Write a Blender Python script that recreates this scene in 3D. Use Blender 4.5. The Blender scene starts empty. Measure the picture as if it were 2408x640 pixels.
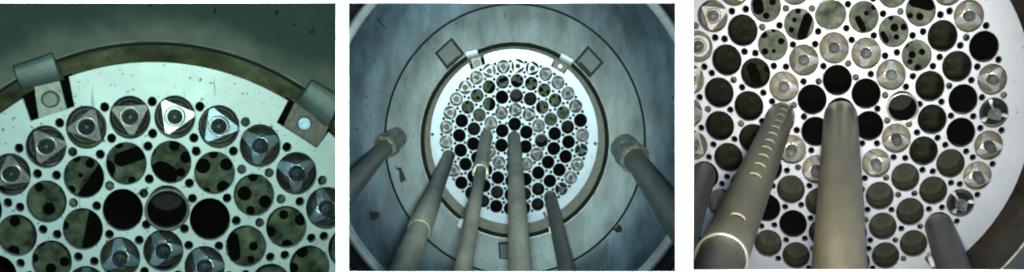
import bpy, math, random
from mathutils import Vector, Matrix
random.seed(7)
sc = bpy.context.scene
col = sc.collection
F = 2400.0; CX, CY = 1204.0, 320.0            # focal length and principal point in photo pixels
# ------------------------------------------------------------------ camera
cd = bpy.data.cameras.new('camera'); cam = bpy.data.objects.new('camera', cd); col.objects.link(cam)
cd.sensor_width = 36; cd.lens = 36 * F / 2408.0; cd.clip_start = .01; cd.clip_end = 50
cam.location = (0, 0, 0); sc.camera = cam       # hangs above the tank and looks straight down (-Z)
# ------------------------------------------------------------------ world
w = bpy.data.worlds.new('World'); sc.world = w; w.use_nodes = True
bg = w.node_tree.nodes['Background']; bg.inputs[0].default_value = (.24, .56, .98, 1); bg.inputs[1].default_value = .42
sc.view_settings.view_transform = 'Standard'; sc.view_settings.look = 'None'
sc.cycles.filter_width = 2.0
sc.view_settings.exposure = 0; sc.view_settings.gamma = 1

def ray(px, py): return Vector(((px - CX) / F, -(py - CY) / F, -1.0))
def spot(name, loc, target, energy, color, half, blend=.5, size=.02):
    l = bpy.data.lights.new(name, 'SPOT'); l.energy = energy; l.color = color
    l.spot_size = math.radians(half * 2); l.spot_blend = blend; l.shadow_soft_size = size
    o = bpy.data.objects.new(name, l); col.objects.link(o); o.location = loc
    d = Vector(target) - Vector(loc); o.rotation_euler = d.to_track_quat('-Z', 'Y').to_euler(); return o
def area(name, loc, target, energy, color, sx, sy, spread=180):
    l = bpy.data.lights.new(name, 'AREA'); l.shape = 'RECTANGLE'; l.size = sx; l.size_y = sy; l.energy = energy; l.color = color
    l.spread = math.radians(spread)
    o = bpy.data.objects.new(name, l); col.objects.link(o); o.location = loc
    d = Vector(target) - Vector(loc); o.rotation_euler = d.to_track_quat('-Z', 'Y').to_euler(); return o
# inspection lamps beside the camera, one for each view, shining down the line of sight
spot('lamp_near_core', ray(395, 322) * .29, ray(395, 330), 14.5, (.68, 1, .90), 36, 1)
spot('lamp_whole_core', ray(1204, 250) * .33, ray(1204, 235) * 2.8, 300, (.78, .98, .95), 16.5, 1)
spot('lamp_tube_core', ray(2012, 320) * .18, ray(1985, 280), 70, (1, .96, .86), 16.6, 1)
# added strip lamps, out of view, to whiten the mount board from both sides
area('added_board_lamp', (0, .9, -.30), (0, 0, -.45), 44, (1, .97, .94), 1.6, .05)
area('added_board_lamp', (0, -.9, -.30), (0, 0, -.45), 44, (1, .97, .94), 1.6, .05)

# ------------------------------------------------------------------ materials
def mat(name, c, metal=0, rough=.5, scale=60, var=.25, bump=.15, bscale=None, specks=0, tint=None, stretch=None, speckscale=300, spec=.5, streak=0, blotch=0, rand=0, along=False):
    m = bpy.data.materials.new(name); m.use_nodes = True; nt = m.node_tree; N = nt.nodes; L = nt.links
    b = N['Principled BSDF']; b.inputs['Metallic'].default_value = metal
    b.inputs['Specular IOR Level'].default_value = spec
    tc = N.new('ShaderNodeTexCoord'); src = tc.outputs['Object']
    if stretch:
        mp = N.new('ShaderNodeMapping'); mp.inputs['Scale'].default_value = stretch; L.new(src, mp.inputs[0]); src2 = mp.outputs[0]
    else: src2 = src
    n = N.new('ShaderNodeTexNoise'); n.inputs['Scale'].default_value = scale; n.inputs['Detail'].default_value = 8; n.inputs['Roughness'].default_value = .62
    L.new(src2, n.inputs['Vector'])
    mx = N.new('ShaderNodeMix'); mx.data_type = 'RGBA'
    t = tint or c
    mx.inputs[6].default_value = (c[0] * (1 - var), c[1] * (1 - var), c[2] * (1 - var), 1)
    mx.inputs[7].default_value = (min(1, t[0] * (1 + var)), min(1, t[1] * (1 + var)), min(1, t[2] * (1 + var)), 1)
    mr = N.new('ShaderNodeMapRange'); mr.inputs[1].default_value = .32; mr.inputs[2].default_value = .68
    L.new(n.outputs[0], mr.inputs[0]); L.new(mr.outputs[0], mx.inputs[0]); out = mx.outputs[2]
    if specks:
        v = N.new('ShaderNodeTexNoise'); v.inputs['Scale'].default_value = speckscale; v.inputs['Detail'].default_value = 3
        L.new(src, v.inputs['Vector'])
        g = N.new('ShaderNodeMapRange'); g.inputs[1].default_value = .70 - .05 * specks; g.inputs[2].default_value = .76 - .05 * specks
        L.new(v.outputs[0], g.inputs[0])
        m2 = N.new('ShaderNodeMix'); m2.data_type = 'RGBA'; m2.inputs[7].default_value = (c[0] * .18, c[1] * .18, c[2] * .15, 1)
        L.new(g.outputs[0], m2.inputs[0]); L.new(out, m2.inputs[6]); out = m2.outputs[2]
    if streak:
        mp = N.new('ShaderNodeMapping'); mp.inputs['Scale'].default_value = (1, 1, .05) if along else (1, .06, 1); mp.inputs['Rotation'].default_value = (.03, .02, 0) if along else (0, 0, .5); L.new(src, mp.inputs[0])
        v = N.new('ShaderNodeTexNoise'); v.inputs['Scale'].default_value = 260; v.inputs['Detail'].default_value = 2; L.new(mp.outputs[0], v.inputs['Vector'])
        g = N.new('ShaderNodeMapRange'); g.inputs[1].default_value = .69; g.inputs[2].default_value = .75; g.inputs[4].default_value = streak
        L.new(v.outputs[0], g.inputs[0])
        m2 = N.new('ShaderNodeMix'); m2.data_type = 'RGBA'; m2.inputs[7].default_value = (c[0] * .4, c[1] * .4, c[2] * .38, 1)
        L.new(g.outputs[0], m2.inputs[0]); L.new(out, m2.inputs[6]); out = m2.outputs[2]
    if blotch:
        v = N.new('ShaderNodeTexNoise'); v.inputs['Scale'].default_value = scale * .35; v.inputs['Detail'].default_value = 7; v.inputs['Distortion'].default_value = 1.2; L.new(src2, v.inputs['Vector'])
        g = N.new('ShaderNodeMapRange'); g.inputs[1].default_value = .35; g.inputs[2].default_value = .65; g.inputs[3].default_value = 1 - blotch; g.inputs[4].default_value = 1 + blotch
        L.new(v.outputs[0], g.inputs[0])
        m2 = N.new('ShaderNodeVectorMath'); m2.operation = 'SCALE'; L.new(out, m2.inputs[0]); L.new(g.outputs[0], m2.inputs['Scale']); out = m2.outputs[0]
    if rand:
        oi = N.new('ShaderNodeObjectInfo'); g = N.new('ShaderNodeMapRange'); g.inputs[3].default_value = 1 - rand; g.inputs[4].default_value = 1 + rand * .6
        L.new(oi.outputs['Random'], g.inputs[0])
        m2 = N.new('ShaderNodeVectorMath'); m2.operation = 'SCALE'; L.new(out, m2.inputs[0]); L.new(g.outputs[0], m2.inputs['Scale']); out = m2.outputs[0]
    L.new(out, b.inputs['Base Color'])
    r = N.new('ShaderNodeMapRange'); r.inputs[3].default_value = max(.03, rough - .12); r.inputs[4].default_value = min(1, rough + .12)
    L.new(n.outputs[0], r.inputs[0]); L.new(r.outputs[0], b.inputs['Roughness'])
    if bump:
        n2 = N.new('ShaderNodeTexNoise'); n2.inputs['Scale'].default_value = bscale or scale * 3; n2.inputs['Detail'].default_value = 5
        L.new(src2, n2.inputs['Vector'])
        bp = N.new('ShaderNodeBump'); bp.inputs['Strength'].default_value = bump; bp.inputs['Distance'].default_value = .002
        L.new(n2.outputs[0], bp.inputs['Height']); L.new(bp.outputs[0], b.inputs['Normal'])
    return m
M = {
 'board': mat('white_board', (.92, .92, .92), 0, .8, 5, .01, 0, spec=0),
 'divider': mat('dark_felt', (.03, .035, .035), 0, .9, 20, .2, 0),
 'plateL': mat('bright_aluminium', (.47, .52, .48), .25, .5, 30, .08, .12, 90, specks=1.1, speckscale=230, streak=.9, blotch=.06),
 'plateM': mat('pale_aluminium', (.40, .46, .49), .35, .45, 14, .12, .1, 60, specks=.5, speckscale=120, streak=.4, blotch=.06),
 'plateR': mat('white_aluminium', (.46, .49, .52), .3, .45, 14, .08, .1, 60, specks=.6, speckscale=180, streak=.5, blotch=.06),
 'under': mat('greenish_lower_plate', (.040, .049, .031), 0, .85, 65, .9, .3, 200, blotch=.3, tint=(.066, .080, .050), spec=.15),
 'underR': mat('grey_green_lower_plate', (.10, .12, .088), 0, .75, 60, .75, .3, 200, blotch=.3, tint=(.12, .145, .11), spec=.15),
 'void': mat('black_hole_shade', (.004, .004, .003), 0, 1, 20, .2, 0, spec=0),
 'sleeve': mat('dark_added_tube', (.013, .0115, .010), 0, .6, 80, .5, .2, 200, spec=.2, rand=.45),
 'added_tubeG': mat('olive_added_tube', (.036, .037, .024), 0, .7, 40, .8, .2, 200, spec=.06, rand=.45),
 'added_tubeO': mat('dull_olive_added_tube', (.034, .036, .023), 0, .7, 60, .6, .2, 200, spec=.3, rand=.3),
 'bodyM': mat('grey_body_metal', (.13, .13, .115), .1, .5, 80, .35, .3, rand=.45),
 'topR': mat('dull_ledge_metal', (.085, .10, .092), .1, .6, 8, .3, .15, 60),
 'wallL': mat('olive_stained_wall', (.13, .128, .065), .2, .6, 60, .45, .4, 200, specks=.8, blotch=.4, spec=.15),
 'wallM': mat('olive_grey_wall', (.06, .062, .045), .2, .6, 30, .35, .3, 100, specks=.3, spec=.15),
 'wallR': mat('brown_wall', (.085, .07, .052), .2, .6, 30, .4, .3, 100),
 'topL': mat('dark_green_grey_metal', (.033, .047, .038), 0, .7, 8, .22, .12, 160, spec=.12, specks=.4, speckscale=140),
 'topM': mat('grey_teal_metal', (.125, .15, .135), .3, .5, 22, .35, .15, 60, specks=.5, speckscale=120, tint=(.125, .16, .16), blotch=.3, stretch=(1, .35, 1), streak=.5),
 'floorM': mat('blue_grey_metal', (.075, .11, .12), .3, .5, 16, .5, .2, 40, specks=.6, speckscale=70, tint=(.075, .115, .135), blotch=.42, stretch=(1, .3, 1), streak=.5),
 'ridge': mat('pale_ridge_metal', (.26, .30, .30), .3, .5, 12, .3, .2, 50, specks=.6, speckscale=60, blotch=.3),
 'line': mat('dark_weld_and_shade', (.016, .020, .018), 0, .7, 60, .35, .3, spec=.2),
 'lip': mat('worn_bright_edge', (.38, .40, .33), .4, .45, 50, .4, .3),
 'hood': mat('lit_louvre_lip', (.44, .41, .28), .5, .4, 60, .3, .3),
 'shelf': mat('olive_shelf', (.085, .088, .062), .2, .55, 60, .4, .3, 100, specks=.6),
 'lipd': mat('worn_green_edge', (.22, .23, .16), .4, .45, 50, .4, .3),
 'stain': mat('tan_stained_metal', (.105, .11, .08), .2, .55, 25, .35, .12, 160, specks=.5, speckscale=140),
 'dark': mat('dark_oxide_and_shade', (.02, .02, .018), .2, .5, 60, .4, .2),
 'body': mat('olive_metal', (.05, .048, .036), .3, .4, 80, .35, .3, rand=.45, spec=.15),
 'bodyR': mat('tan_metal', (.20, .185, .135), 0, .55, 80, .3, .3, rand=.45),
 'tri_brown': mat('brown_grey_steel', (.15, .145, .115), .35, .45, 90, .3, .2, rand=.45),
 'tri_grey': mat('grey_steel', (.34, .35, .32), .4, .45, 90, .3, .2, rand=.45),
 'tri_bright': mat('polished_white_steel', (.72, .76, .66), .3, .4, 90, .12, .1),
 'tri_blue': mat('blue_tinted_steel', (.22, .29, .35), .4, .35, 90, .2, .1),
 'fin': mat('bluish_fin_steel', (.27, .33, .36), .5, .32, 110, .3, .3, rand=.45),
 'finR': mat('silver_fin_steel', (.60, .61, .58), .5, .3, 110, .25, .3, rand=.45),
 'pin': mat('dark_pin_steel', (.045, .05, .047), .3, .4, 150, .35, .3, rand=.45),
 'pinR': mat('grey_pin_steel', (.20, .20, .18), .3, .4, 150, .35, .3, rand=.45),
 'ring': mat('bright_ring_steel', (.50, .50, .42), .6, .25, 80, .2, .1),
 'chrome': mat('shiny_cone_steel', (.55, .57, .55), .95, .18, 120, .3, .3),
 'pipe': mat('brown_grey_pipe', (.33, .31, .225), .45, .5, 30, .3, .06, 200, stretch=(1, 1, .25), blotch=.2, streak=0.55, along=True),
 'pipeD': mat('dark_grey_pipe', (.13, .13, .105), .3, .5, 30, .3, .08, 200, stretch=(1, 1, .25), blotch=.2, streak=0.5, along=True),
 'pipeR': mat('stained_brown_pipe', (.36, .315, .215), .5, .42, 26, .32, .06, 200, stretch=(1, 1, .2), blotch=.28, streak=0.5, along=True),
 'pipeS': mat('warm_slotted_pipe', (.20, .19, .125), .5, .4, 26, .28, .05, 200, stretch=(1, 1, .3), blotch=.18, streak=0.45, along=True),
 'gold': mat('worn_brass', (.33, .31, .20), .6, .4, 90, .5, .5),
 'nut': mat('grey_green_nut_metal', (.17, .19, .165), .5, .4, 70, .5, .4),
 'block': mat('pale_block_metal', (.115, .145, .125), .3, .5, 25, .2, .15, 100, specks=.9, speckscale=180, blotch=.3),
 'blockM': mat('pale_grey_block_metal', (.40, .45, .45), .3, .45, 40, .15, .1, 100, specks=.3),
 'base': mat('pale_bracket_metal', (.24, .26, .20), .3, .5, 90, .3, .2, 200, specks=1.6, speckscale=260),
 'baseD': mat('brown_bracket_metal', (.10, .085, .06), .3, .5, 90, .5, .3, 200, specks=1),
 'bolt': mat('bolt_brown', (.16, .155, .125), .3, .5, 90, .3, .2),
 'boltB': mat('bolt_pale_blue', (.42, .56, .66), .3, .4, 90, .2, .2),
 'rust': mat('rust', (.16, .075, .02), 0, .8, 200, .4, .3),
 'burn': mat('burnt_brown', (.022, .012, .008), 0, .8, 100, .5, .3),
}
# ------------------------------------------------------------------ mesh helpers
class MB:
    def __init__(s): s.v = []; s.f = []; s.sm = []
    def add(s, vs, fs, smooth=False):
        o = len(s.v); s.v += [Vector(p) for p in vs]
        for f in fs: s.f.append([i + o for i in f]); s.sm.append(smooth)
    def loft(s, rings, smooth=True, cap0=False, cap1=False, closed=True):
        n = len(rings[0]); o = []; fs = []
        vs = [p for r in rings for p in r]
        for k in range(len(rings) - 1):
            for i in range(n if closed else n - 1):
                j = (i + 1) % n; fs.append([k*n+i, k*n+j, (k+1)*n+j, (k+1)*n+i])
        s.add(vs, fs, smooth)
        if cap0: s.add(rings[0], [list(range(n))[::-1]])
        if cap1: s.add(rings[-1], [list(range(n))])
        return s
    def lathe(s, prof, n=28, center=(0, 0), cap0=False, cap1=True, smooth=True):
        s.loft([[(center[0] + r * math.cos(2*math.pi*i/n), center[1] + r * math.sin(2*math.pi*i/n), z) for i in range(n)] for r, z in prof], smooth, cap0, cap1); return s
    def prism(s, poly, z0, z1):
        n = len(poly)
        s.add([(x, y, z0) for x, y in poly] + [(x, y, z1) for x, y in poly],
              [list(range(n))[::-1], list(range(n, 2*n))] + [[i, (i+1) % n, n+(i+1) % n, n+i] for i in range(n)]); return s
    def mesh(s, name, m, origin=(0, 0, 0)):
        me = bpy.data.meshes.new(name); og = Vector(origin)
        me.from_pydata([tuple(v - og) for v in s.v], [], s.f); me.materials.append(m)
        me.polygons.foreach_set('use_smooth', s.sm); me.update(); return me
def link(name, me, parent=None, mw=None):
    o = bpy.data.objects.new(name, me); col.objects.link(o)
    if parent is not None: o.parent = parent
    if mw is not None: o.matrix_world = mw
    return o
def tag(o, label, cat, group=None):
    o['label'] = label; o['category'] = cat
    if group: o['group'] = group
    return o
def struct(o): o['kind'] = 'structure'; return o
def filled(name, outer, holes, thick, m, bevel=0):
    """flat plate with real holes: 2D outline filled by a curve, turned into a mesh; top face at z=0"""
    cu = bpy.data.curves.new(name, 'CURVE'); cu.dimensions = '2D'; cu.fill_mode = 'BOTH'; cu.extrude = thick / 2
    if bevel: cu.bevel_depth = bevel; cu.bevel_resolution = 1; cu.offset = -bevel
    for poly in [outer] + holes:
        sp = cu.splines.new('POLY'); sp.points.add(len(poly) - 1); sp.use_cyclic_u = True
        for i, (x, y) in enumerate(poly): sp.points[i].co = (x, y, 0, 1)
    o = bpy.data.objects.new(name, cu); col.objects.link(o)
    bpy.context.view_layer.update()
    me = bpy.data.meshes.new_from_object(o.evaluated_get(bpy.context.evaluated_depsgraph_get()))
    bpy.data.objects.remove(o); bpy.data.curves.remove(cu)
    me.transform(Matrix.Translation((0, 0, -thick / 2))); me.materials.clear(); me.materials.append(m); me.name = name
    return me

# ------------------------------------------------------------------ a core seen from above: frame whose z axis is the tank axis
class View:
    def __init__(s, name, H, vp, Z0, edge):
        s.name = name; s.H = H; s.edge = edge
        e3 = -ray(*vp).normalized(); e1 = (Vector((1, 0, 0)) - e3 * e3.x).normalized(); e2 = e3.cross(e1)
        O = ray(*s.px(0, 0)) * Z0
        R = Matrix((e1, e2, e3)).transposed().to_4x4()
        s.M = Matrix.Translation(O) @ R; s.O = O; s.e3 = e3; s.Mi = s.M.inverted()
    def px(s, x, y):
        a, b, c = s.H; w = c[0]*x + c[1]*y + 1
        return ((a[0]*x + a[1]*y + a[2]) / w, (b[0]*x + b[1]*y + b[2]) / w)
    def at(s, px, py, h=0):
        r = ray(px, py); t = (s.O + s.e3 * h * .01).dot(s.e3) / r.dot(s.e3)
        return s.Mi @ (r * t)
    def pl(s, x, y, h=0): return s.at(*s.px(x, y), h)
    def circ(s, x, y, r, n=32, h=0):
        return [s.pl(x + r*math.cos(2*math.pi*i/n), y + r*math.sin(2*math.pi*i/n), h) for i in range(n)]
    def ell(s, cx, cy, rx, ry, h, n=160, a0=0, a1=360):
        full = abs(a1 - a0) >= 360; k = n if full else n + 1
        return [s.at(cx + rx*math.sin(math.radians(a0 + (a1-a0)*i/n)), cy - ry*math.cos(math.radians(a0 + (a1-a0)*i/n)), h) for i in range(k)]
    def pos(s, o): return s.M @ Matrix.Translation(o)
    def scale_at(s, x, y):
        c = s.circ(x, y, 1.88, 16); m = sum(c, Vector()) / 16
        return m, sum((p - m).length for p in c) / 16 / .0188

RAD = [0, 4.054, 7.981, 11.946, 15.916, 19.888]; NUM = [1, 6, 12, 18, 24, 30]
def rc(key):
    k = 'ABCDEF'.index(key[0]); i = int(key[1:] or 0); a = 2*math.pi*i/NUM[k]; return RAD[k]*math.sin(a), RAD[k]*math.cos(a)
ALL = ['ABCDEF'[k] + str(i if i <= NUM[k]//2 else i - NUM[k]) for k in range(6) for i in range(NUM[k])]
SMALL = []
for r, n, off in ((4.8,6,30),(6.15,12,15),(9.0,12,15),(10.3,18,10),(13.1,18,10),(14.35,24,7.5),(17.25,24,7.5),(18.35,30,6),(21.15,30,6)):
    for i in range(n):
        a = math.radians(off + 360*i/n); SMALL.append((r*math.sin(a), r*math.cos(a)))

VL = View('left', [[24.753595,1.79003,366.239595],[2.634184,-26.45419,795.41248],[2.3e-05,-0.001149,1]], (400, 60), .92, 24.6)
VM = View('middle', [[7.949818,-0.728048,1208.449323],[0.449177,-8.748073,326.447285],[-9.5e-05,-0.000984,1]], (1198, -5), 2.86, 24.4)
VR = View('right', [[17.237819,-7.6724,1976.85349],[-2.053774,-19.434246,265.321324],[-0.000378,-0.002919,1]], (1974, -120), 1.26, 25.1)

# ------------------------------------------------------------------ white board and dividers
def rect(x0, y0, x1, y1, Z): return [tuple((ray(x, y) * Z).xy) for x, y in ((x0, y0), (x1, y0), (x1, y1), (x0, y1))]
ZB = .45
me = filled('mount_board', rect(-4400, -5100, 6800, 5750, ZB),
            [rect(-40, 7, 790, 690, ZB), rect(820, 7.5, 1588, 638.5, ZB), rect(1630.5, -50, 2450, 634.5, ZB)], .0003, M['board'])
o = link('mount_board', me, mw=Matrix.Translation((0, 0, -ZB))); tag(o, 'plain white mount board with three rectangular openings that frame the views', 'mount board')
for gx in (805, 1609):
    mb = MB(); p = ray(gx, CY); d = Vector((p.x, 0, -1))
    w2 = Vector((.0015, 0, 0)); y = Vector((0, .75, 0))
    a, b = d * .4515, d * 3.6
    mb.add([a-w2-y*.35, a+w2-y*.35, b+w2-y, b-w2-y, a-w2+y*.35, a+w2+y*.35, b+w2+y, b-w2+y], [[0,1,2,3],[4,7,6,5],[0,4,5,1],[1,5,6,2],[2,6,7,3],[3,7,4,0]])
    struct(link('wall_divider', mb.mesh('divider', M['divider'])))

# ------------------------------------------------------------------ grid plates with their holes
# notches for the clamps, photo pixels of the left view turned into plate centimetres
def Hinv(H, px, py):
    m = Matrix(((H[0][0], H[0][1], H[0][2]), (H[1][0], H[1][1], H[1][2]), (H[2][0], H[2][1], 1))).inverted() @ Vector((px, py, 1))
    return m.x / m.z, m.y / m.z
NOTCH = [[Hinv(VL.H, *p) for p in ((52, 228), (72, 285), (175, 250), (158, 170))],
         [Hinv(VL.H, *p) for p in ((690, 215), (651, 288), (745, 348), (782, 300))]]
def outline(V, r, notches):
    pts = []; n = 240
    for i in range(n):
        a = -180 + 360*i/n; ok = True
        for q in notches:
            ang = [math.degrees(math.atan2(x, y)) for x, y in (q[0], q[3])]
            if ang[0] - .2 < a < ang[1] + .2:
                ok = False
        if ok: pts.append((a, r*math.sin(math.radians(a)), r*math.cos(math.radians(a))))
    for q in notches:
        ang = [math.degrees(math.atan2(x, y)) for x, y in (q[0], q[3])]
        ends = [(r*math.sin(math.radians(t)), r*math.cos(math.radians(t))) for t in ang]
        seq = [ends[0], q[1], q[2], ends[1]]
        for j, p in enumerate(seq): pts.append((ang[0] + (ang[1]-ang[0])*j/3, p[0], p[1]))
    pts.sort(key=lambda t: t[0])
    return [tuple(V.pl(x, y).xy) for a, x, y in pts]
def grid_plate(V, m, label, notches):
    holes = [[tuple(p.xy) for p in V.circ(*rc(k), 1.88, 40)] for k in ALL] + [[tuple(p.xy) for p in V.circ(x, y, .41, 18)] for x, y in SMALL]
    o = link('grid_plate', filled('grid_plate', outline(V, V.edge, notches), holes, .008, m, .0005), mw=V.M)
    tag(o, label, 'grid plate'); V.plate = o
    # added black sheet under the plate: paints the shade inside most small holes, open under the large ones
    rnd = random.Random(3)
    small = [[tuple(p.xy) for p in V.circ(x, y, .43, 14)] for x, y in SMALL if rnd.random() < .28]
    u = filled('hole_shade_sheet', [tuple(V.pl((V.edge-1.6)*math.sin(2*math.pi*i/90), (V.edge-1.6)*math.cos(2*math.pi*i/90)).xy) for i in range(90)], [[tuple(p.xy) for p in V.circ(*rc(k), 1.9, 40)] for k in ALL] + small, .002, M['void'])
    b = link('hole_shade_sheet', u, o); b.location = (0, 0, -.0095)
    return o
grid_plate(VL, M['plateL'], 'bright round aluminium grid plate with fine scratches, largest in scale, in the left opening', NOTCH)
grid_plate(VM, M['plateM'], 'round aluminium grid plate seen whole in the middle opening, ringed by the tank', NOTCH)
grid_plate(VR, M['plateR'], 'pale aluminium grid plate crossed by thick tubes in the right opening', [])

# which hole holds what
KL = {k: 'tri' for k in ('F0','F1','F-1','F-2','F-3','F-4')}
KL.update({k: 'fin' for k in ('F2','F3','F4','F5','C0','C-1','C1','C2','C-2')}); KL['D0'] = 'rim'
KM = {'F0':'tri','F1':'tri','F-1':'tri','F-2':'tri','F-3':'tri','F-4':'tri','F-5':'ringtop','F-6':'tri','F-7':'tri','F-8':'tri','F-10':'tri',
      'F2':'fin','F3':'fin','F4':'fin','F5':'fin','F7':'fin','F8':'cone','F9':'fin','F10':'fin','F11':'cone',
      'C0':'fin','C1':'fin','C-1':'fin','C2':'fin','C-2':'fin','C3':'rim','C4':'fin','C5':'fin','C-4':'fin','C-5':'fin','D0':'rim'}
KR = {k: v for k, v in KM.items() if k not in ('C3',)}; KR['C3'] = 'rim'; KR['D0'] = 'rimopen'
SPOT_R = {'E0','E1','E-1','E2','E-2','E3','D-2','D-1','D0','D1','D2','D3'}
SPOTTED = {'E0','E1','E-1','E2','E-2','E3','E-3','E4','E-4','D2','D-2','D3','D-3'}
SPOTTED_L = SPOTTED | {'D-4', 'D4', 'E5'}
PIPES = {'A0', 'C-3', 'F12', 'F-9'}
LOW = 3.5
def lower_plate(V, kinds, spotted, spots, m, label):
    """dark plate below the grid with holes; added tubes under the empty dark holes"""
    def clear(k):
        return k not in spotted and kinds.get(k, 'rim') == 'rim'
    holes = []; bore_shade_plugs = []
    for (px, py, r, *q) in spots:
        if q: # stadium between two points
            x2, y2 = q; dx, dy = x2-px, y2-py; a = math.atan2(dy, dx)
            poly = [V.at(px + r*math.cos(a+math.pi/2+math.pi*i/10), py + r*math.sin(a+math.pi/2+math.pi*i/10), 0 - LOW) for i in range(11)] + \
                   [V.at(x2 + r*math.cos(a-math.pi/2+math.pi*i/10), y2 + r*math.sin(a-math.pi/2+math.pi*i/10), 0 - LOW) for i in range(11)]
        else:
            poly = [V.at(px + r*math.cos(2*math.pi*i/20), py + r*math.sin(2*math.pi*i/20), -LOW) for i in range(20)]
        bore_shade_plugs.append([tuple(p.xy) for p in poly])
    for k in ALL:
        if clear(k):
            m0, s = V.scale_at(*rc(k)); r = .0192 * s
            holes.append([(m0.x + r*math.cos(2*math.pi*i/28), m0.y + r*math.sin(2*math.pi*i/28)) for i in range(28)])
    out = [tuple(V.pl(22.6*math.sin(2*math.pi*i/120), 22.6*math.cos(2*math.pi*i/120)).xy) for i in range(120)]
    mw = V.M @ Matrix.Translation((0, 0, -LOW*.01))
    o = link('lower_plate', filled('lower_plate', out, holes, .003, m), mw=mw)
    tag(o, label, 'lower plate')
    for poly in bore_shade_plugs:
        cx = sum(p[0] for p in poly)/len(poly); cy = sum(p[1] for p in poly)/len(poly)
        mb = MB(); mb.prism([(x-cx, y-cy) for x, y in poly], -.001, .0004)
        b = link('bore_shade_plug', mb.mesh('bore_shade_plug', M['void']), o); b.location = (cx, cy, 0)  # flat black plug stands in for the darkness of a hole
OPENBORE = {'D8','E8','E9','E10','E11','F13','F14','F15','D7','D-7','E12','F-13','F-14','F-12','E-11','D-8'}
def added_hole_tubes(V, kinds, spotted, olive, names):  # added tubes; their dark colour stands in for shade inside empty holes
    made = {}
    for k in ALL:
        if k in kinds or k in spotted: continue
        x, y = rc(k); px = V.px(x, y)
        if not (names[0]-60 < px[0] < names[1]+60 and -60 < px[1] < 700): continue
        m0, s = V.scale_at(x, y)
        key = 'g' if k in olive else 'd'
        if V is VR and k in OPENBORE: key = 'o'
        if key not in made:
            mb = MB().lathe([(.0189, -.0081), (.0188, -.030), (.0172, -.0304), (.0171, -.042), (.0165, -.0425)] if key == 'o' else [(.0189, -.0081), (.0188, -.032), (.0178, -.044), (.0155, -.054), (.011, -.061), (.004, -.064)] if key == 'g' else [(.0189, -.0081), (.0186, -.05), (.0180, -.12)], 32, cap0=False, cap1=True)
            made[key] = mb.mesh('added_hole_tube', M[{'g': 'added_tubeG', 'd': 'sleeve', 'o': 'added_tubeO'}[key]])
        o = link('added_hole_tube', made[key], V.plate); o.location = (m0.x, m0.y, 0); o.scale = (s, s, 1)
        if key != 'd': o['label'] = 'added tube with a dull olive inside, seen through an empty hole'

SP_L = [(410,342,13),(437,370,14),(425,405,11),(378,405,26,392,412),(285,375,17,350,352),(280,340,10),(310,424,9),
 (212,384,11),(180,370,11),(190,412,6),(250,398,22,200,470),(167,447,11),(115,491,15),(92,440,11),(35,520,13),(32,592,15),
 (502,362,11),(477,390,18),(532,387,15),(525,440,15),(487,450,9),(595,415,12),(575,455,17),(623,474,15),(589,495,11),
 (667,505,11),(707,517,14),(636,545,13),(675,577,14),(710,592,14),(690,630,12),(596,579,11),(548,560,14,552,600),(590,610,9),
 (232,505,24,215,590),(152,530,10),(97,570,9),(80,607,11),(152,615,12),(120,632,13)]
def rel_spots(src, dst):
    out = []
    for t in src:
        if len(t) == 3:
            x, y = Hinv(src_view.H, t[0], t[1]); p = dst.px(x, y); x2, y2 = Hinv(src_view.H, t[0]+t[2], t[1]); q = dst.px(x2, y2); out.append((p[0], p[1], math.dist(p, q)))
        else:
            x, y = Hinv(src_view.H, t[0], t[1]); p = dst.px(x, y); x2, y2 = Hinv(src_view.H, t[0]+t[2], t[1]); q = dst.px(x2, y2)
            e = dst.px(*Hinv(src_view.H, t[3], t[4])); out.append((p[0], p[1], math.dist(p, q), e[0], e[1]))
    return out
src_view = VL
SP_M = rel_spots([t for t in SP_L if t[1] < 600], VM)
SP_R = [(1877,26,7),(1868,47,6),(1861,70,7),(1900,42,12,1886,84),(1797,82,8),(1837,97,8),(1799,121,8),(1820,120,5),(1819,72,5),
 (1802,37,8),(1817,5,8),(1782,8,13,1784,22),(1806,162,9),(1780,190,12,1768,160),(2095,42,6),(2103,65,10),(2125,64,8),(2108,87,7),(2076,80,7,2084,95),
 (2145,129,9),(2168,122,8),(2130,105,7),(2140,145,7),(2158,159,8),(2140,37,7),(2163,39,9),(2150,3,14,2185,12),(2055,17,7),(2037,31,6),(2018,45,8,2030,68)]
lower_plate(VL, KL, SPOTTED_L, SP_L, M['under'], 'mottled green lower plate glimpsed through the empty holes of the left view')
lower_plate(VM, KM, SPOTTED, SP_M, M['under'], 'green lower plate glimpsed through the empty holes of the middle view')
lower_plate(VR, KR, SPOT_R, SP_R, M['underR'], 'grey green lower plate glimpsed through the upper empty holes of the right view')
added_hole_tubes(VL, KL, SPOTTED_L, {'B0'}, (0, 790))
added_hole_tubes(VM, KM, SPOTTED, {'E5', 'F13', 'F14', 'E10', 'E11', 'E-11', 'F-12', 'F-13', 'D1', 'D-4'}, (820, 1588))
added_hole_tubes(VR, KR, SPOT_R, {'D-3','E-3','E-2','D4','D5','E4','E5','D6','D7','D8','E8','E9','E10','E11','D-7','F13','F14','F15','F-13','F-14','E12','E-11','D-8','F-12','E-4','E-5','E-6','E-7','E-8','D-4','D-5'}, (1630, 2408))
for V, nm in ((VL, 'left'), (VM, 'middle'), (VR, 'right')):
    mb = MB(); mb.add([V.pl(23*math.sin(2*math.pi*i/64), 23*math.cos(2*math.pi*i/64)) + Vector((0, 0, -.10)) for i in range(64)], [list(range(64))])
    struct(link('core_floor', mb.mesh('core_floor', M['void']), mw=V.M))

# ------------------------------------------------------------------ tank surfaces
def ringpx(V, r, h, n=160): return [V.pl(r*math.sin(2*math.pi*i/n), r*math.cos(2*math.pi*i/n), h) for i in range(n)]
def sheet(V, name, rings, m, smooth=True):
    return struct(link(name, MB().loft(rings, smooth).mesh(name, m), mw=V.M))
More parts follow.
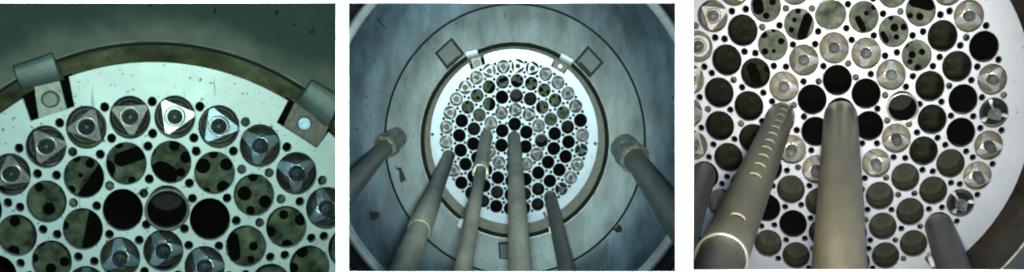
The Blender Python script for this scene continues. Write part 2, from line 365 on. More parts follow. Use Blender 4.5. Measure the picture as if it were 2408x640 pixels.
# left view
def add_stain_shade(m, inner, outer, colr, strength):
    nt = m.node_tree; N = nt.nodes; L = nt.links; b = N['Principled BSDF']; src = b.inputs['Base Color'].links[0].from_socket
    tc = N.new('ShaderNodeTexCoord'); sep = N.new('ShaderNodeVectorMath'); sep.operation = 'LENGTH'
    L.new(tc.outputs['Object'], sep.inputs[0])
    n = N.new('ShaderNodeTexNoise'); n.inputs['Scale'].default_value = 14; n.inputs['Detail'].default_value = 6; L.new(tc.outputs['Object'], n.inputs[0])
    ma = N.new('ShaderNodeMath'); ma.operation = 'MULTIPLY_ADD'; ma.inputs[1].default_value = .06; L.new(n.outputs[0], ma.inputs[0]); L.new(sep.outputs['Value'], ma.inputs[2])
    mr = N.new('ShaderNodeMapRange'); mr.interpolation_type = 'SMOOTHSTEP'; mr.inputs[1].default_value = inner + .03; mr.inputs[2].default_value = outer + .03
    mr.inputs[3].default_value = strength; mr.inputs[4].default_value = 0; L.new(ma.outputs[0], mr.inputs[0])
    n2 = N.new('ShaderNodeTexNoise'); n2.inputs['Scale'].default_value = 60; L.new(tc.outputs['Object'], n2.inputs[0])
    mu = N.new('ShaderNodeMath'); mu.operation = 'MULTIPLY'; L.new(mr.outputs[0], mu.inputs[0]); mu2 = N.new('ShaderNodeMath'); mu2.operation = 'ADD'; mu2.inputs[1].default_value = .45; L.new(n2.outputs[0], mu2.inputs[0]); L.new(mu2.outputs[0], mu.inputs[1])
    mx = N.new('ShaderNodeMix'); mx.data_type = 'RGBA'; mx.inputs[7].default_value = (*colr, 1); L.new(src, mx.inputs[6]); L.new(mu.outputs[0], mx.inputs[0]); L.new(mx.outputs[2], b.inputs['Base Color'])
RL = sum((p.length for p in [VL.pl(26.5*math.sin(a), 26.5*math.cos(a), 1.75) for a in (-.4, -.2, 0, .2, .4)])) / 5
add_stain_shade(M['topL'], RL + .003, RL + .028, (.12, .125, .09), .85)
add_stain_shade(M['floorM'], .345, .405, (.035, .05, .052), .75)  # painted shade band outside the step, put into the floor colour
sheet(VL, 'recess_wall', [ringpx(VL, 26.06, 1.0), ringpx(VL, 25.85, .2), ringpx(VL, 23.4, -2.5)], M['wallL'])
sheet(VL, 'recess_edge', [ringpx(VL, 26.55, 1.75), ringpx(VL, 26.32, 1.6)], M['lipd'])
sheet(VL, 'recess_groove_shade', [ringpx(VL, 26.33, 1.62), ringpx(VL, 26.05, 1.0)], M['line'])  # dark ring paints the shadow just below the recess lip
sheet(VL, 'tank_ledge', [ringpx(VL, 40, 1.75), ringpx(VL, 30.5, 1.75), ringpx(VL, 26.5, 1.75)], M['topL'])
# middle view
LIP = (1210.5, 330, 222, 231)
def me_(dr, h): return VM.ell(LIP[0], LIP[1], LIP[2]+dr, LIP[3]+dr, h)
sheet(VM, 'recess_wall', [me_(0, 2), me_(-6, -1.5), me_(-11, -3.5)], M['wallM'])
sheet(VM, 'recess_shelf', [me_(-10, -.6), ringpx(VM, 23.9, -.9)], M['shelf'])
sheet(VM, 'shelf_edge', [me_(-10, -.6), me_(-11, -4)], M['line'])
sheet(VM, 'recess_edge', [me_(2.2, 2.1), me_(0, 2.0)], M['lip'])
STEP = (1211, 328, 303, 316)
sheet(VM, 'tank_ledge', [VM.ell(*STEP, 4.2), VM.ell(STEP[0], STEP[1], 284, 296, 3.4), VM.ell(STEP[0], STEP[1], 262, 273, 2.7), me_(14, 2.25), me_(2, 2.1)], M['topM'])
sheet(VM, 'ledge_edge', [VM.ell(STEP[0], STEP[1], STEP[2]+5, STEP[3]+5, 1.2), VM.ell(STEP[0], STEP[1], STEP[2]+1.5, STEP[3]+1.5, 4.0), VM.ell(*STEP, 4.2)], M['line'])  # dark colour paints the soft shading along the step
OUT = (1204, 312, 432, 440)
def oe(d, h): return VM.ell(OUT[0], OUT[1], OUT[2]+d, OUT[3]+d*1.02, h)
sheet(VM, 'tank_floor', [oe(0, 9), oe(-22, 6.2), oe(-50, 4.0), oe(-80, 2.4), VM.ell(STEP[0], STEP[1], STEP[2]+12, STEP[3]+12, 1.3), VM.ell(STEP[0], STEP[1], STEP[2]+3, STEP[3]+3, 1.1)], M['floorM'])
sheet(VM, 'tank_ridge', [oe(26, 3), oe(24, 10.2), oe(14, 10.6), oe(11, 9.6), oe(8, 10.4), oe(2, 10.2), oe(0, 9)], M['ridge'])
sheet(VM, 'tank_gutter', [oe(60, 9), oe(58, -2), oe(26, -2), oe(26, 3)], M['line'])
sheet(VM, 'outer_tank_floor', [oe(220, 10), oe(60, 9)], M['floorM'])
# right view
sheet(VR, 'recess_wall', [ringpx(VR, 30.2, 5), ringpx(VR, 26.4, -.5), ringpx(VR, 24.2, -5)], M['wallR'])
sheet(VR, 'recess_edge', [ringpx(VR, 30.6, 5.1), ringpx(VR, 30.2, 5)], M['lip'])
sheet(VR, 'tank_ledge', [ringpx(VR, 44, 5.1), ringpx(VR, 30.5, 5.1)], M['topR'])

# stained halo along the recess edge of the left view and other marks on the metal: thin deposits
def patch(V, pts, h, m, name, parent=None, jag=0, thick=.0004):
    P = [V.at(px + random.uniform(-jag, jag), py + random.uniform(-jag, jag), h) for px, py in pts]
    mb = MB(); z = P[0].z; mb.prism([(p.x, p.y) for p in P], z, z + thick)
    return struct(link(name, mb.mesh(name, m), mw=V.M))
def stain(V, fn, name, m, n=90, a0=-32, a1=34):
    pass

# ------------------------------------------------------------------ fuel element tops
def tri_poly(R, cut, n=5):
    pts = []
    for k in range(3):
        a = 2*math.pi*k/3 + math.pi/2
        for j in range(n):
            t = a + (j/(n-1) - .5) * cut; pts.append((R*math.cos(t), R*math.sin(t)))
    return pts
def scl(prof): return [(r*.01, z*.01) for r, z in prof]
PROTO = {}
def proto(kind, style):
    key = (kind, style)
    if key in PROTO: return PROTO[key]
    P = []
    bd = M['bodyM'] if 'M' in style else M['bodyR'] if 'R' in style else M['body']; pn = M['pinR'] if 'R' in style else M['pin']; fn = M['finR'] if 'R' in style else M['fin']
    def add(name, mb, m, label=None): P.append((name, mb.mesh(name, m), label))
    if kind in ('tri', 'ringtop'):
        add('body', MB().lathe(scl([(1.80, -3), (1.80, -1.9), (1.70, -1.75), (1.45, -1.7), (1.40, -1.95), (1.1, -1.95)])), bd)
        tm = M['tri_bright'] if 'bright' in style else M['tri_blue'] if 'blue' in style else M['tri_grey'] if 'R' in style else M['tri_brown']
        if kind == 'tri':
            mb = MB(); q = [(x*.01, y*.01) for x, y in tri_poly(1.80, .24)]
            q2 = [(x*.95, y*.95) for x, y in q]
            mb.prism(q, -.016, -.0095); mb.loft([[(x, y, -.0095) for x, y in q], [(x, y, -.0085) for x, y in q2]], False, False, True)
            add('spacer', mb, tm)
        else:
            add('spacer', MB().lathe(scl([(1.45, -1.6), (1.45, -1.0), (1.35, -.9)])), tm)
        add('collar', MB().lathe(scl([(.98, -.85), (.98, -.62), (.90, -.52), (.82, -.55), (.78, -.84)]), 28, cap1=False), M['ring'])
        add('pin', MB().lathe(scl([(.70, -.85), (.70, -.35), (.62, -.22), (.30, -.20), (.28, -.1), (.1, -.08)]), 24), pn)
    elif kind == 'fin':
        add('body', MB().lathe(scl([(1.82, -3), (1.82, -1.5), (1.78, -1.25), (1.66, -1.22), (1.60, -1.5), (1.52, -1.6), (1.0, -1.7)])), bd)
        for k in range(3):
            a = math.radians(90 + 120*k); c, s_ = math.cos(a), math.sin(a)
            mb = MB()
            out = []                                                   # one vane: broad at the hub, narrow waist, flared tip
            for t in range(7):                                         # concave flank from the gap between vanes to the tip
                u = t / 6; th = math.radians(60) * (1 - u) ** 1.35 + math.radians(12.5) * u; rr = .74 + .98 * u ** 1.25; out.append((rr, th))
            half = [(rr*math.sin(th), rr*math.cos(th)) for rr, th in out]
            def P3(w, rad, z): return ((rad*c - w*s_)*.01, (rad*s_ + w*c)*.01, z*.01)
            def zt(rad): return -.10 - .42 * max(0, rad - .8) ** 1.3
            mid = [(0, .3 + 1.47 * t / 6) for t in range(7)]
            Lt = [P3(w, rad, zt(math.hypot(w, rad)) - .16) for w, rad in half]; Rt_ = [P3(-w, rad, zt(math.hypot(w, rad)) - .16) for w, rad in half]
            Md = [P3(0, rad, zt(rad)) for w, rad in mid]
            Lb = [P3(w*1.04, rad, -1.9) for w, rad in half]; Rb = [P3(-w*1.04, rad, -1.9) for w, rad in half]
            mb.loft([Lb, Lt, Md, Rt_, Rb], False, closed=False)
            mb.add([Lt[-1], Md[-1], Rt_[-1], Rb[-1], Lb[-1]], [[0, 1, 2, 3, 4]])
            add('fin', mb, fn)
        hp = 1.6 if 'R' in style else .9
        if 'tall' in style: hp = 3.0
        add('pin', MB().lathe(scl([(.72, -1.8), (.70, hp*.3), (.62, hp*.55), (.60, hp*.9), (.5, hp), (.1, hp), (.09, hp+.06)]), 24), pn)
    elif kind == 'cone':
        add('body', MB().lathe(scl([(1.82, -3), (1.82, -1.4), (1.7, -1.2), (1.4, -1.2), (1.35, -.9), (1.1, -.7)])), M['chrome'])
        add('cone', MB().lathe(scl([(1.3, -.9), (1.05, -.2), (1.1, -.05), (.85, .6), (.88, .75), (.6, 1.6), (.36, 1.8), (.34, 4.2), (.2, 4.8), (.04, 5.0)]), 28), M['chrome'])
        for k in range(3):
            a = math.radians(90+120*k)
            mb = MB(); c, s_ = math.cos(a), math.sin(a)
            mb.prism([((r*c - w*s_)*.01, (r*s_ + w*c)*.01) for r, w in ((.9, .15), (1.75, .25), (1.75, -.25), (.9, -.15))], -.013, -.004); add('fin', mb, fn)
    elif kind == 'rimopen':
        add('rim', MB().lathe(scl([(1.80, -.5), (1.90, .35), (1.93, .5), (1.86, .55), (1.80, .4), (1.78, -.5)]), 40, cap1=False), M['ring'])
    elif kind == 'rim':
        add('tube', MB().lathe(scl([(1.80, -6), (1.86, 1.3), (1.9, 1.55), (1.86, 1.7)]), 40, cap1=False), M['pin'])
        add('rim', MB().lathe(scl([(1.94, 1.35), (1.96, 1.65), (1.86, 1.8), (1.72, 1.72), (1.69, 1.3), (1.66, -6)]), 40, cap1=False), M['ring'] if 'R' in style else M['tri_brown'])
        add('liner', MB().lathe(scl([(1.675, 1.2), (1.65, -7.5)]), 40, cap1=True), M['sleeve'])
    PROTO[key] = P; return P
def element(V, k, kind, style, rot, label, cat, group):
    m0, s = V.scale_at(*rc(k))
    e = bpy.data.objects.new({'tri': 'fuel_element', 'fin': 'fuel_element', 'ringtop': 'fuel_element', 'cone': 'pointed_element', 'rim': 'rimmed_tube', 'rimopen': 'rimmed_tube'}[kind], None)
    e.empty_display_size = .01; col.objects.link(e)
    e.matrix_world = V.M @ Matrix.Translation(m0) @ Matrix.Rotation(math.radians(rot), 4, 'Z') @ Matrix.Diagonal((s, s, s, 1))
    tag(e, label, cat, group)
    for name, me, lb in proto(kind, style):
        o = bpy.data.objects.new(name, me); col.objects.link(o); o.parent = e
ORD = ['', 'first', 'second', 'third', 'fourth', 'fifth', 'sixth', 'seventh', 'eighth', 'ninth', 'tenth', 'eleventh', 'twelfth', 'thirteenth', 'fourteenth', 'fifteenth']
def whereis(k, view):
    i = int(k[1:]); ring = {'C': 'inner ring', 'D': 'fourth ring', 'F': 'outer ring'}[k[0]]
    if i == 0: return f'at the top of the {ring}, {view} view'
    return f'{ORD[abs(i)]} {"clockwise" if i > 0 else "anticlockwise"} from top in {ring}, {view} view'
# triangle rotations: degrees from pointing up, tuned on the photograph
ROTL = {'F0': -85, 'F1': 20, 'F-1': 62, 'F-2': -22, 'F-3': 35, 'F-4': 5,'F2': 170, 'F3': 60, 'F4': 15, 'F5': 10, 'C0': 25, 'C-1': 5, 'C1': 25, 'C2': 0, 'C-2': 0}
ROTR = {'C0': 25, 'C1': -5+60, 'C2': 0, 'C-1': 30, 'C-2': 20, 'C4': 10, 'C5': 45, 'C-4': 70, 'C-5': 10, 'F5': 0, 'F7': 85, 'F9': 20, 'F10': 5}
for V, K, nm, rots in ((VL, KL, 'left', ROTL), (VM, KM, 'middle', ROTL), (VR, KR, 'right', ROTR)):
    for k, kind in K.items():
        p = V.px(*rc(k)); lim = {'left': (-25, 815, -40, 680), 'middle': (800, 1600, 0, 700), 'right': (1590, 2440, -40, 680)}[nm]
        if not (lim[0] < p[0] < lim[1] and lim[2] < p[1] < lim[3]): continue
        if kind == 'rim' and nm == 'right' and k == 'D0': pass
        style = 'R' if nm == 'right' else 'L'
        if nm == 'middle' and kind == 'fin': style = 'MR'
        if nm == 'middle' and kind in ('tri', 'ringtop') and k not in ('F0', 'F1'): style = 'MR'
        look = {'tri': 'brown grey triangular element top', 'fin': 'element top with three bright fins',
                'ringtop': 'element top with concentric rings', 'cone': 'shiny element top ending in a point', 'rim': 'open dark tube with bright rim', 'rimopen': 'thin bright rim around an open hole'}[kind]
        if kind == 'tri' and k == 'F0': style += 'bright'; look = 'polished white triangular element top'
        if kind == 'tri' and k == 'F1': style += 'blue'; look = 'blue tinted triangular element top'
        if nm == 'right' and k in ('C4','C5','C-4','C-5','F9','F10'): style += 'tall'
        lb = look + ', ' + whereis(k, nm)
        words = lb.split()
        rot = rots.get(k, (int(k[1:]) * 47) % 120)
        element(V, k, kind, style, rot, ' '.join(words), 'rimmed tube' if 'rim' in kind else 'fuel element',
                {'tri': 'triangular element tops', 'fin': 'three-finned element tops', 'ringtop': 'triangular element tops', 'cone': 'pointed element tops', 'rim': 'rimmed tubes', 'rimopen': 'rimmed tubes'}[kind] + f' in the {nm} view')

# ------------------------------------------------------------------ pipes
def frame_to(a, b):
    z = (b - a).normalized(); x = Vector((1, 0, 0)); x = (x - z * x.dot(z)).normalized(); y = z.cross(x)
    R = Matrix((x, y, z)).transposed().to_4x4(); return Matrix.Translation(a) @ R
def pipe_axis(V, p0, w0, p1, w1, h=0, ext=1.35):
    loc = V.at(*p0, h); A = V.M @ loc; Z0 = -A.z; r = w0 / 2 * Z0 / F; Z1 = Z0 * w0 / w1
    B = ray(*p1) * Z1; L = (B - A).length
    return A, A + (B - A) * ext, r, L
def pipe(V, p0, w0, p1, w1, m, label, h=0, ext=1.35, prof=None, cap=True, group=None, rings=24):
    A, B, r, L = pipe_axis(V, p0, w0, p1, w1, h, ext)
    mw = frame_to(A, B); T = (B - A).length
    mb = MB(); e = .18 * r
    pr = [(r*.55, -.0), (r - e, .15*e), (r - .2*e, .9*e), (r, 2*e)] + [(r, 2*e + (T-2*e)*i/rings) for i in range(1, rings + 1)]
    mb.lathe(pr, 48, cap0=True, cap1=True)
    o = link('pipe', mb.mesh('pipe', m), mw=mw); tag(o, label, 'pipe', group); return o, mw, r, L, T

# ---- middle view pipes
def pipe_thing(V, name, p0, mw, label, cat='pipe'):
    e = bpy.data.objects.new(name, None); col.objects.link(e); e.matrix_world = mw; e.empty_display_size = .02; tag(e, label, cat); return e
def child(parent, name, mb, m, label=None):
    o = link(name, mb.mesh(name, m), parent)
    if label: o['label'] = label
    return o
# thick central pipe
o, *_ = pipe(VM, (1209, 322), 29, (1223, 640), 57, M['pipe'], 'thick straight brown grey pipe rising from the centre hole, middle view', h=.3)
o.name = 'centre_pipe'
# small dark pipe at lower right
o, *_ = pipe(VM, (1294, 462), 30, (1334, 640), 40, M['pipeD'], 'short dark pipe at the lower right edge of the grid, middle view', h=.3)
# pipe with collar, left of the slotted tube
A, B, r, L = pipe_axis(VM, (1056, 366), 29, (945, 640), 66, .3)
mw = frame_to(A, B); T = (B-A).length
e = pipe_thing(VM, 'collared_pipe', None, mw, 'stepped pipe with a wide collar at the lower left of the grid, middle view')
def zfrac(A, B, V, py):     # distance along the axis at which it is seen at image row py
    lo, hi = 0., 1.
    for _ in range(40):
        m_ = (lo+hi)/2; P = A.lerp(B, m_); y_ = CY - P.y/(-P.z)*F
        if y_ < py: lo = m_
        else: hi = m_
    return lo * (B-A).length
z1, z2 = zfrac(A, B, VM, 466), zfrac(A, B, VM, 538)
child(e, 'thin_section', MB().lathe([(r*.6, 0), (r*.93, .002), (r, .01), (r, z1*.9), (r*.97, z1+.01)], 40, cap0=True, cap1=False), M['pipeD'])
child(e, 'collar', MB().lathe([(r*1.0, z1), (r*1.12, z1+.006), (r*1.14, z2-.012), (r*1.12, z2-.004), (r*1.0, z2+.022)], 40, cap0=True, cap1=True), M['pipe'])
child(e, 'thick_section', MB().lathe([(r*.98, z2-.01), (r*.98, T)], 40, cap0=True, cap1=True), M['pipe'])

def slotted(V, p0, w0, p1, w1, rimrow, inner0, w_in0, inner1, w_in1, slots, label, lowlabel, m, n_side):
    A, B, r, L = pipe_axis(V, p0, w0, p1, w1, .3, 1.0)
    mw = frame_to(A, B); T = (B-A).length
    e = pipe_thing(V, 'slotted_tube', None, mw, label, 'tube')
    mb = MB().lathe([(r*.35, -.001), (r*.8, .0), (r*.95, .1*r), (r, .35*r)] + [(r, .35*r + (T-.35*r)*i/12) for i in range(1, 13)] + [(r*.93, T+.001), (r*.93, T-.03)], 56, cap0=True, cap1=True)
    child(e, 'tube_wall', mb, m)
    mb = MB().lathe([(r*1.02, T-.002), (r*1.05, T), (r*1.04, T+.0025), (r*.95, T+.0025), (r*.94, T)], 56, cap1=False); child(e, 'rim', mb, M['ring'], 'bright worn rim')
    # louvres: raised hoods coloured paler as if lit, a painted dark strip under each
    inv = mw.inverted(); cl = inv @ Vector((0, 0, 0))
    for row in slots:
        z = zfrac(A, B, V, row)
        d = Vector((cl.x, cl.y)); a0 = math.atan2(d.y, d.x) + n_side
        hood = MB(); n = 10; sp = .33; hh = r*.15; ln = r*.46
        r0 = []; r1 = []; r2 = []
        for i in range(n + 1):
            t = i/n*2 - 1; a = a0 + sp*t; b = math.sqrt(max(0, 1-t*t))
            zz = z - ln*.4*b
            r0.append(((r-.0005)*math.cos(a), (r-.0005)*math.sin(a), zz - ln*.28*b - .0005)); 
            r1.append(((r+hh*b)*math.cos(a), (r+hh*b)*math.sin(a), zz))
            r2.append(((r+hh*.5*b-.0002)*math.cos(a), (r+hh*.5*b-.0002)*math.sin(a), zz + ln*.10*b))
        hood.loft([r0, r1, r2], True, closed=False)
        child(e, 'louvre', hood, M['hood'])
        sl = MB(); q0 = []; q1 = []
        for i in range(n + 1):
            t = i/n*2 - 1; a = a0 + sp*.95*t; b = math.sqrt(max(0, 1-t*t)); rr = r + .0004
            q0.append((rr*math.cos(a), rr*math.sin(a), z - ln*.4*b + ln*.08*b)); q1.append((rr*math.cos(a), rr*math.sin(a), z - ln*.4*b + ln*.34*b + .0004))
        sl.loft([q0, q1], True, closed=False); child(e, 'slot_shade', sl, M['dark'])
    # inner pipe that runs on below
    zi = T - .03; Ai = A.lerp(B, zi/T)
    Zi = -Ai.z
    Bp = ray(*inner1) * (Zi * w_in0 / w_in1)
    ri = w_in0/2 * Zi / F
    mw2 = frame_to(Ai, Bp)
    o = link('pipe', MB().lathe([(ri*.7, 0), (ri, .004), (ri, (Bp-Ai).length*.5), (ri, (Bp-Ai).length*1.3)], 48, cap0=True, cap1=True).mesh('pipe', m), mw=mw2)
    tag(o, lowlabel, 'pipe')
slotted(VM, (1144, 316), 27, (1130, 406), 37, 406, (1130, 404), 27, (1088, 640), 43, [312+5.2*i+0.25*i*i for i in range(1, 12)],
        'upper tube with a row of small slots and a bright rim, middle view', 'thin tan pipe coming out of the slotted tube, middle view', M['pipe'], -.25)
slotted(VR, (1838, 270), 61, (1696, 608), 122, 608, (1692, 604), 102, (1668, 690), 124, [258,267,278,290,304,320,335,352,370,388,408,431,457,562],
        'wide tube with a long row of raised slots and a bright rim, right view', 'pale pipe end inside the rim of the wide slotted tube, right view', M['pipeS'], 0.02)

# ---- big side pipes of the middle view with flange and hexagon nut
def nut_pipe(V, pf, p0, w0, p1, w1, wn, label, plab):
    Ab, Bb = V.M @ V.at(*pf, 2.1), None
    A, B, r, L = pipe_axis(V, p0, w0, p1, w1, 9, 1.6)
    o = link('pipe', MB().lathe([(r, 0), (r, .05), (r, (B-A).length)], 48, cap0=True, cap1=True).mesh('pipe', M['pipeD']), mw=frame_to(A, B)); tag(o, plab, 'pipe')
    rn = wn/2 * (-A.z) / F
    d = A - Ab; mw = frame_to(Ab, A); T = d.length
    e = pipe_thing(V, 'pipe_fitting', None, mw, label, 'pipe fitting')
    child(e, 'socket', MB().lathe([(rn*.95, 0), (rn*.95, T*.45), (rn*.86, T*.5)], 40, cap0=True, cap1=True), M['nut'])
    mb = MB(); hexa = [(rn*1.1*math.cos(math.pi*i/3+.3), rn*1.1*math.sin(math.pi*i/3+.3)) for i in range(6)]
    mb.prism(hexa, T*.55, T*.90); mb.loft([[(x, y, T*.90) for x, y in hexa], [(x*.9, y*.9, T*.97) for x, y in hexa]], False, False, True)
    child(e, 'hexagon_nut', mb, M['nut'])
    mb = MB(); n = 48
    def rr(i, s): return rn*s*(1 + .03*math.sin(i*5.1) + .02*math.sin(i*2.3))
    mb.loft([[(rr(i, 1.0)*math.cos(2*math.pi*i/n), rr(i, 1.0)*math.sin(2*math.pi*i/n), T*.96) for i in range(n)],
             [(rr(i, .97)*math.cos(2*math.pi*i/n), rr(i, .97)*math.sin(2*math.pi*i/n), T*1.03) for i in range(n)],
             [(rn*.80*math.cos(2*math.pi*i/n), rn*.80*math.sin(2*math.pi*i/n), T*1.05) for i in range(n)],
             [(rn*.74*math.cos(2*math.pi*i/n), rn*.74*math.sin(2*math.pi*i/n), T*.99) for i in range(n)]], False)
    child(e, 'worn_collar', mb, M['gold'], 'chipped collar with a worn golden edge')
nut_pipe(VM, (933, 322), (905, 347), 36, (822, 440), 56, 56, 'hexagonal pipe fitting with a worn golden rim, left side of the middle view', 'dark pipe leaving the fitting towards the left edge, middle view')
nut_pipe(VM, (1467, 345), (1492, 374), 48, (1588, 512), 72, 72, 'large pipe fitting with a chipped golden rim, right side of the middle view', 'dark pipe leaving the fitting towards the right edge, middle view')

# ---- right view pipes
o, *_ = pipe(VR, (1977, 272), 76, (1974, 640), 128, M['pipeR'], 'thick stained pipe rising from the centre of the grid, right view', h=.3); o.name = 'centre_pipe'
pipe(VR, (2208, 532), 64, (2246, 640), 78, M['pipeD'], 'short grey pipe at the lower right of the grid, right view', h=.3)
pipe(VR, (1652, 412), 62, (1596, 560), 92, M['pipeD'], 'dark pipe cut by the left edge of the right view', h=.3)

# ------------------------------------------------------------------ clamps
def clamp(V, quad, base, bolt, br, mblock, mbase, mbolt, label, hb=3.2, hd=2.4):
    c = sum((V.at(*p, 0) for p in base), Vector()) / 4
    e = bpy.data.objects.new('clamp', None); col.objects.link(e); e.matrix_world = V.pos(c); e.empty_display_size = .01; tag(e, label, 'clamp', f'clamps on the plate edge in the {V.name} view')
    A, B, C, D = [V.at(*p, hb) - c for p in quad]
    prof = [(0, -.03), (0, -.004), (.015, -.0012), (.05, 0), (.25, 0), (.5, 0), (.62, -.001)] + [(.62 + .38*math.sin(t), -.001 - hd*.01*(1-math.cos(t))) for t in [math.pi/2*i/8 for i in range(1, 9)]] + [(1, -.035)]
    Lf = [A.lerp(D, t) + Vector((0, 0, z)) for t, z in prof]; Rt = [B.lerp(C, t) + Vector((0, 0, z)) for t, z in prof]
    mb = MB(); mb.loft([Lf, Rt], True, closed=False)
    mb.add(Lf, [list(range(len(Lf)))[::-1]]); mb.add(Rt, [list(range(len(Rt)))])
    child(e, 'block', mb, mblock)
    P = [V.at(*p, 0) - c for p in base]
    mb = MB(); mb.prism([(p.x, p.y) for p in P], -.012, -.0008); child(e, 'base_plate', mb, mbase)
    b = V.at(*bolt, .3) - c; rb = (V.at(bolt[0]+br, bolt[1], .3) - c - b).length
    child(e, 'bolt', MB().lathe([(rb*1.18, -.0008), (rb*1.18, .0006)], 24, center=(b.x, b.y), cap1=True), M['dark'])
    mb = MB().lathe([(rb, -.0005), (rb, .003), (rb*.9, .0036)], 24, center=(b.x, b.y)); child(e, 'bolt_head', mb, mbolt)
    # dark floor of the notch
    return e
clamp(VL, [(31,156),(121,125),(142,192),(52,214)], [(80,200),(138,185),(156,256),(91,279)], (118,234), 19, M['block'], M['base'], M['bolt'],
      'speckled clamp with brown bolt at the upper left of the plate, left view')
clamp(VL, [(735,188),(800,226),(773,303),(704,240)], [(693,242),(775,296),(747,347),(667,297)], (716,291), 15, M['block'], M['baseD'], M['boltB'],
      'clamp with pale blue bolt at the upper right of the plate, left view')
clamp(VM, [(1093,121),(1120,114),(1127,135),(1101,142)], [(1107,138),(1129,131),(1134,154),(1113,160)], (1121,148), 6, M['blockM'], M['base'], M['bolt'],
      'pale clamp with a round bolt at the upper left of the plate, middle view')
clamp(VM, [(1322,123),(1349,138),(1342,157),(1314,142)], [(1306,140),(1334,155),(1325,172),(1299,157)], (1317,156), 5, M['blockM'], M['baseD'], M['boltB'],
      'pale clamp with a white bolt at the upper right of the plate, middle view')
for V, r in ((VL, 25.2), (VM, 25.2)):
    for q in NOTCH:
        mb = MB(); Pq = [V.pl(*p) for p in q]; cc = sum(Pq, Vector())/4; Pq = [cc + (p-cc)*1.12 for p in Pq]
        mb.add([p + Vector((0, 0, -.0095)) for p in Pq], [[0, 1, 2, 3]])
        struct(link('notch_floor', mb.mesh('notch_floor', M['void']), mw=V.M))

def bar(V, pts, h0, h1, m, name, label, cat, mw=True):
    P = [V.at(*p, h1) for p in pts]; c = sum(P, Vector())/len(P); mb = MB()
    mb.prism([(p.x-c.x, p.y-c.y) for p in P], (h0-h1)*.01, 0)
    o = link(name, mb.mesh(name, m), mw=V.pos(c)); tag(o, label, cat); return o
# lower clip pieces, partly behind the pipes
def clip(V, a, b, label):
    c = V.at(*a[0], 1); e = bpy.data.objects.new('edge_clip', None); col.objects.link(e); e.matrix_world = V.pos(c); tag(e, label, 'clip')
    for name, pts, h0, h1, m in (('arm', a, 0, 1.2, M['baseD']), ('tab', b, .5, 2.4, M['tri_bright'])):
        P = [V.at(*p, h1) - c for p in pts]; mb = MB(); mb.prism([(p.x, p.y) for p in P], P[0].z - (h1-h0)*.01, P[0].z); child(e, name, mb, m)
clip(VM, [(1098,478),(1103,480),(1090,512),(1083,508)], [(1083,514),(1090,517),(1084,538),(1075,531)], 'small clip with bright tab at the lower left of the plate, middle view')
clip(VM, [(1276,502),(1282,499),(1295,528),(1290,532)], [(1290,535),(1296,532),(1297,552),(1293,549)], 'thin dark clip beside the short pipe at the lower right, middle view')
clip(VR, [(2176,612),(2190,598),(2202,622),(2196,640)], [(2182,606),(2190,602),(2200,625),(2190,630)], 'pale clip beside the short grey pipe, right view')

# ------------------------------------------------------------------ square frames, small marks
def square_frame(V, pts, wid, h, label, inner=None):
    P = [V.at(*p, h) for p in pts]; c = sum(P, Vector())/4; P = [p - c for p in P]
    s = 1 - wid; Q = [p*s for p in P]
    e = bpy.data.objects.new('square_bracket', None); col.objects.link(e); e.matrix_world = V.pos(c); tag(e, label, 'bracket', 'square brackets welded on the tank ledge')
    mb = MB()
    for i in range(4):
        j = (i+1) % 4
        mb.add([P[i], P[j], Q[j], Q[i]] + [p + Vector((0, 0, -.004)) for p in (P[i], P[j], Q[j], Q[i])], [[0,1,2,3],[0,4,5,1],[3,2,6,7]])
    child(e, 'weld_frame', mb, M['line'])
    mb = MB(); mb.prism([(p.x, p.y) for p in Q], -.004, .001); child(e, 'boss', mb, M['topR'])
    if inner:
        R_ = [V.at(*p, h) - c for p in inner]; mb = MB(); mb.prism([(p.x, p.y) for p in R_], .0005, .003); child(e, 'lower_bar', mb, M['line'])
square_frame(VM, [(1062,88),(1093,127),(1052,165),(1022,125)], .23, 3.2, 'square weld-edged bracket beside the upper left clamp, middle view', [(1077,131),(1082,137),(1055,160),(1049,155)])
square_frame(VM, [(1383,107),(1420,147),(1387,184),(1350,146)], .23, 3.2, 'square weld-edged bracket beside the upper right clamp, middle view', [(1361,148),(1365,144),(1390,171),(1387,177)])
square_frame(VM, [(1172,570),(1205,570),(1205,612),(1174,612)], .23, 3.0, 'square bracket half hidden behind the thick central pipe, middle view')
for (px, py), nm in (((1017, 316), 'left'), ((1400, 338), 'right')):
    c = VM.at(px, py, .2); o = link('plate_screw', MB().lathe([(.0046, -.002), (.0046, .001), (.0028, .001), (.0026, -.0002)], 20).mesh('plate_screw', M['dark']), mw=VM.pos(c))
    tag(o, f'small ringed screw at the {nm} rim of the plate, middle view', 'screw')
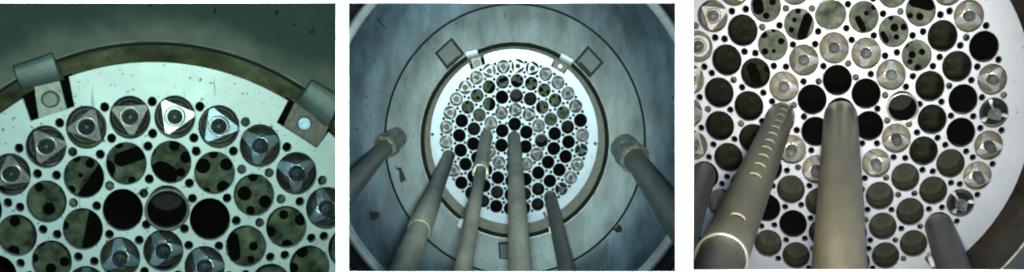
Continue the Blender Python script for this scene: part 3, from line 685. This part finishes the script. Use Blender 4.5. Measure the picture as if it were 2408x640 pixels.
def blob(cx, cy, r, n, jag, sx=1, sy=1):
    return [(cx + sx*r*(1+random.uniform(-jag, jag))*math.cos(2*math.pi*i/n), cy + sy*r*(1+random.uniform(-jag, jag))*math.sin(2*math.pi*i/n)) for i in range(n)]
patch(VM, [(938,398),(942,392),(948,404),(954,420),(956,428),(951,424),(946,430),(941,428),(939,414)], 3.5, M['burn'], 'burn_mark')
patch(VM, [(930,397),(935,393),(944,397),(946,401),(940,402)], 3.5, M['burn'], 'burn_mark')
patch(VM, blob(1187, 37, 4, 9, .4, .7, 1.5), 3.9, M['rust'], 'rust_spot')
patch(VM, [(875,28),(885,38),(908,65),(914,72),(900,62),(884,44)], 6.6, M['line'], 'scratch_mark')
patch(VM, blob(880, 508, 13, 12, .3, 1, .8), 6.2, M['line'], 'scorch_mark')
patch(VM, blob(1455, 540, 12, 12, .4, 1, .8), 2.2, M['line'], 'scorch_mark')

# ------------------------------------------------------------------ trim everything at the dividers between the three views
import bmesh
bpy.context.view_layer.update()
for o in [o for o in sc.objects if o.type == 'MESH' and o.name.split('.')[0] not in ('mount_board', 'wall_divider')]:
    P = [o.matrix_world @ v.co for v in o.data.vertices]
    pxs = [CX + p.x / max(1e-3, -p.z) * F for p in P]
    root = o.parent or o
    rt = root.matrix_world.translation; mid = CX + rt.x / max(1e-3, -rt.z) * F
    cuts = []
    if mid < 803:
        if max(pxs) > 803: cuts = [(803, 1)]
    elif mid > 1611:
        if min(pxs) < 1611: cuts = [(1611, -1)]
    else:
        if min(pxs) < 807: cuts.append((807, -1))
        if max(pxs) > 1607: cuts.append((1607, 1))
    if not cuts: continue
    if o.data.users > 1: o.data = o.data.copy()
    bm = bmesh.new(); bm.from_mesh(o.data); inv = o.matrix_world.inverted()
    for px, side in cuts:
        n = Vector((1, 0, (px - CX) / F)) * side                      # vertical plane through the divider
        co = inv @ Vector((0, 0, 0)); no = (o.matrix_world.to_3x3().transposed() @ n).normalized()
        bmesh.ops.bisect_plane(bm, geom=bm.verts[:] + bm.edges[:] + bm.faces[:], dist=1e-6, plane_co=co, plane_no=no, clear_outer=True)
    bm.to_mesh(o.data); bm.free()
    if not o.data.vertices: print('EMPTY', o.name)
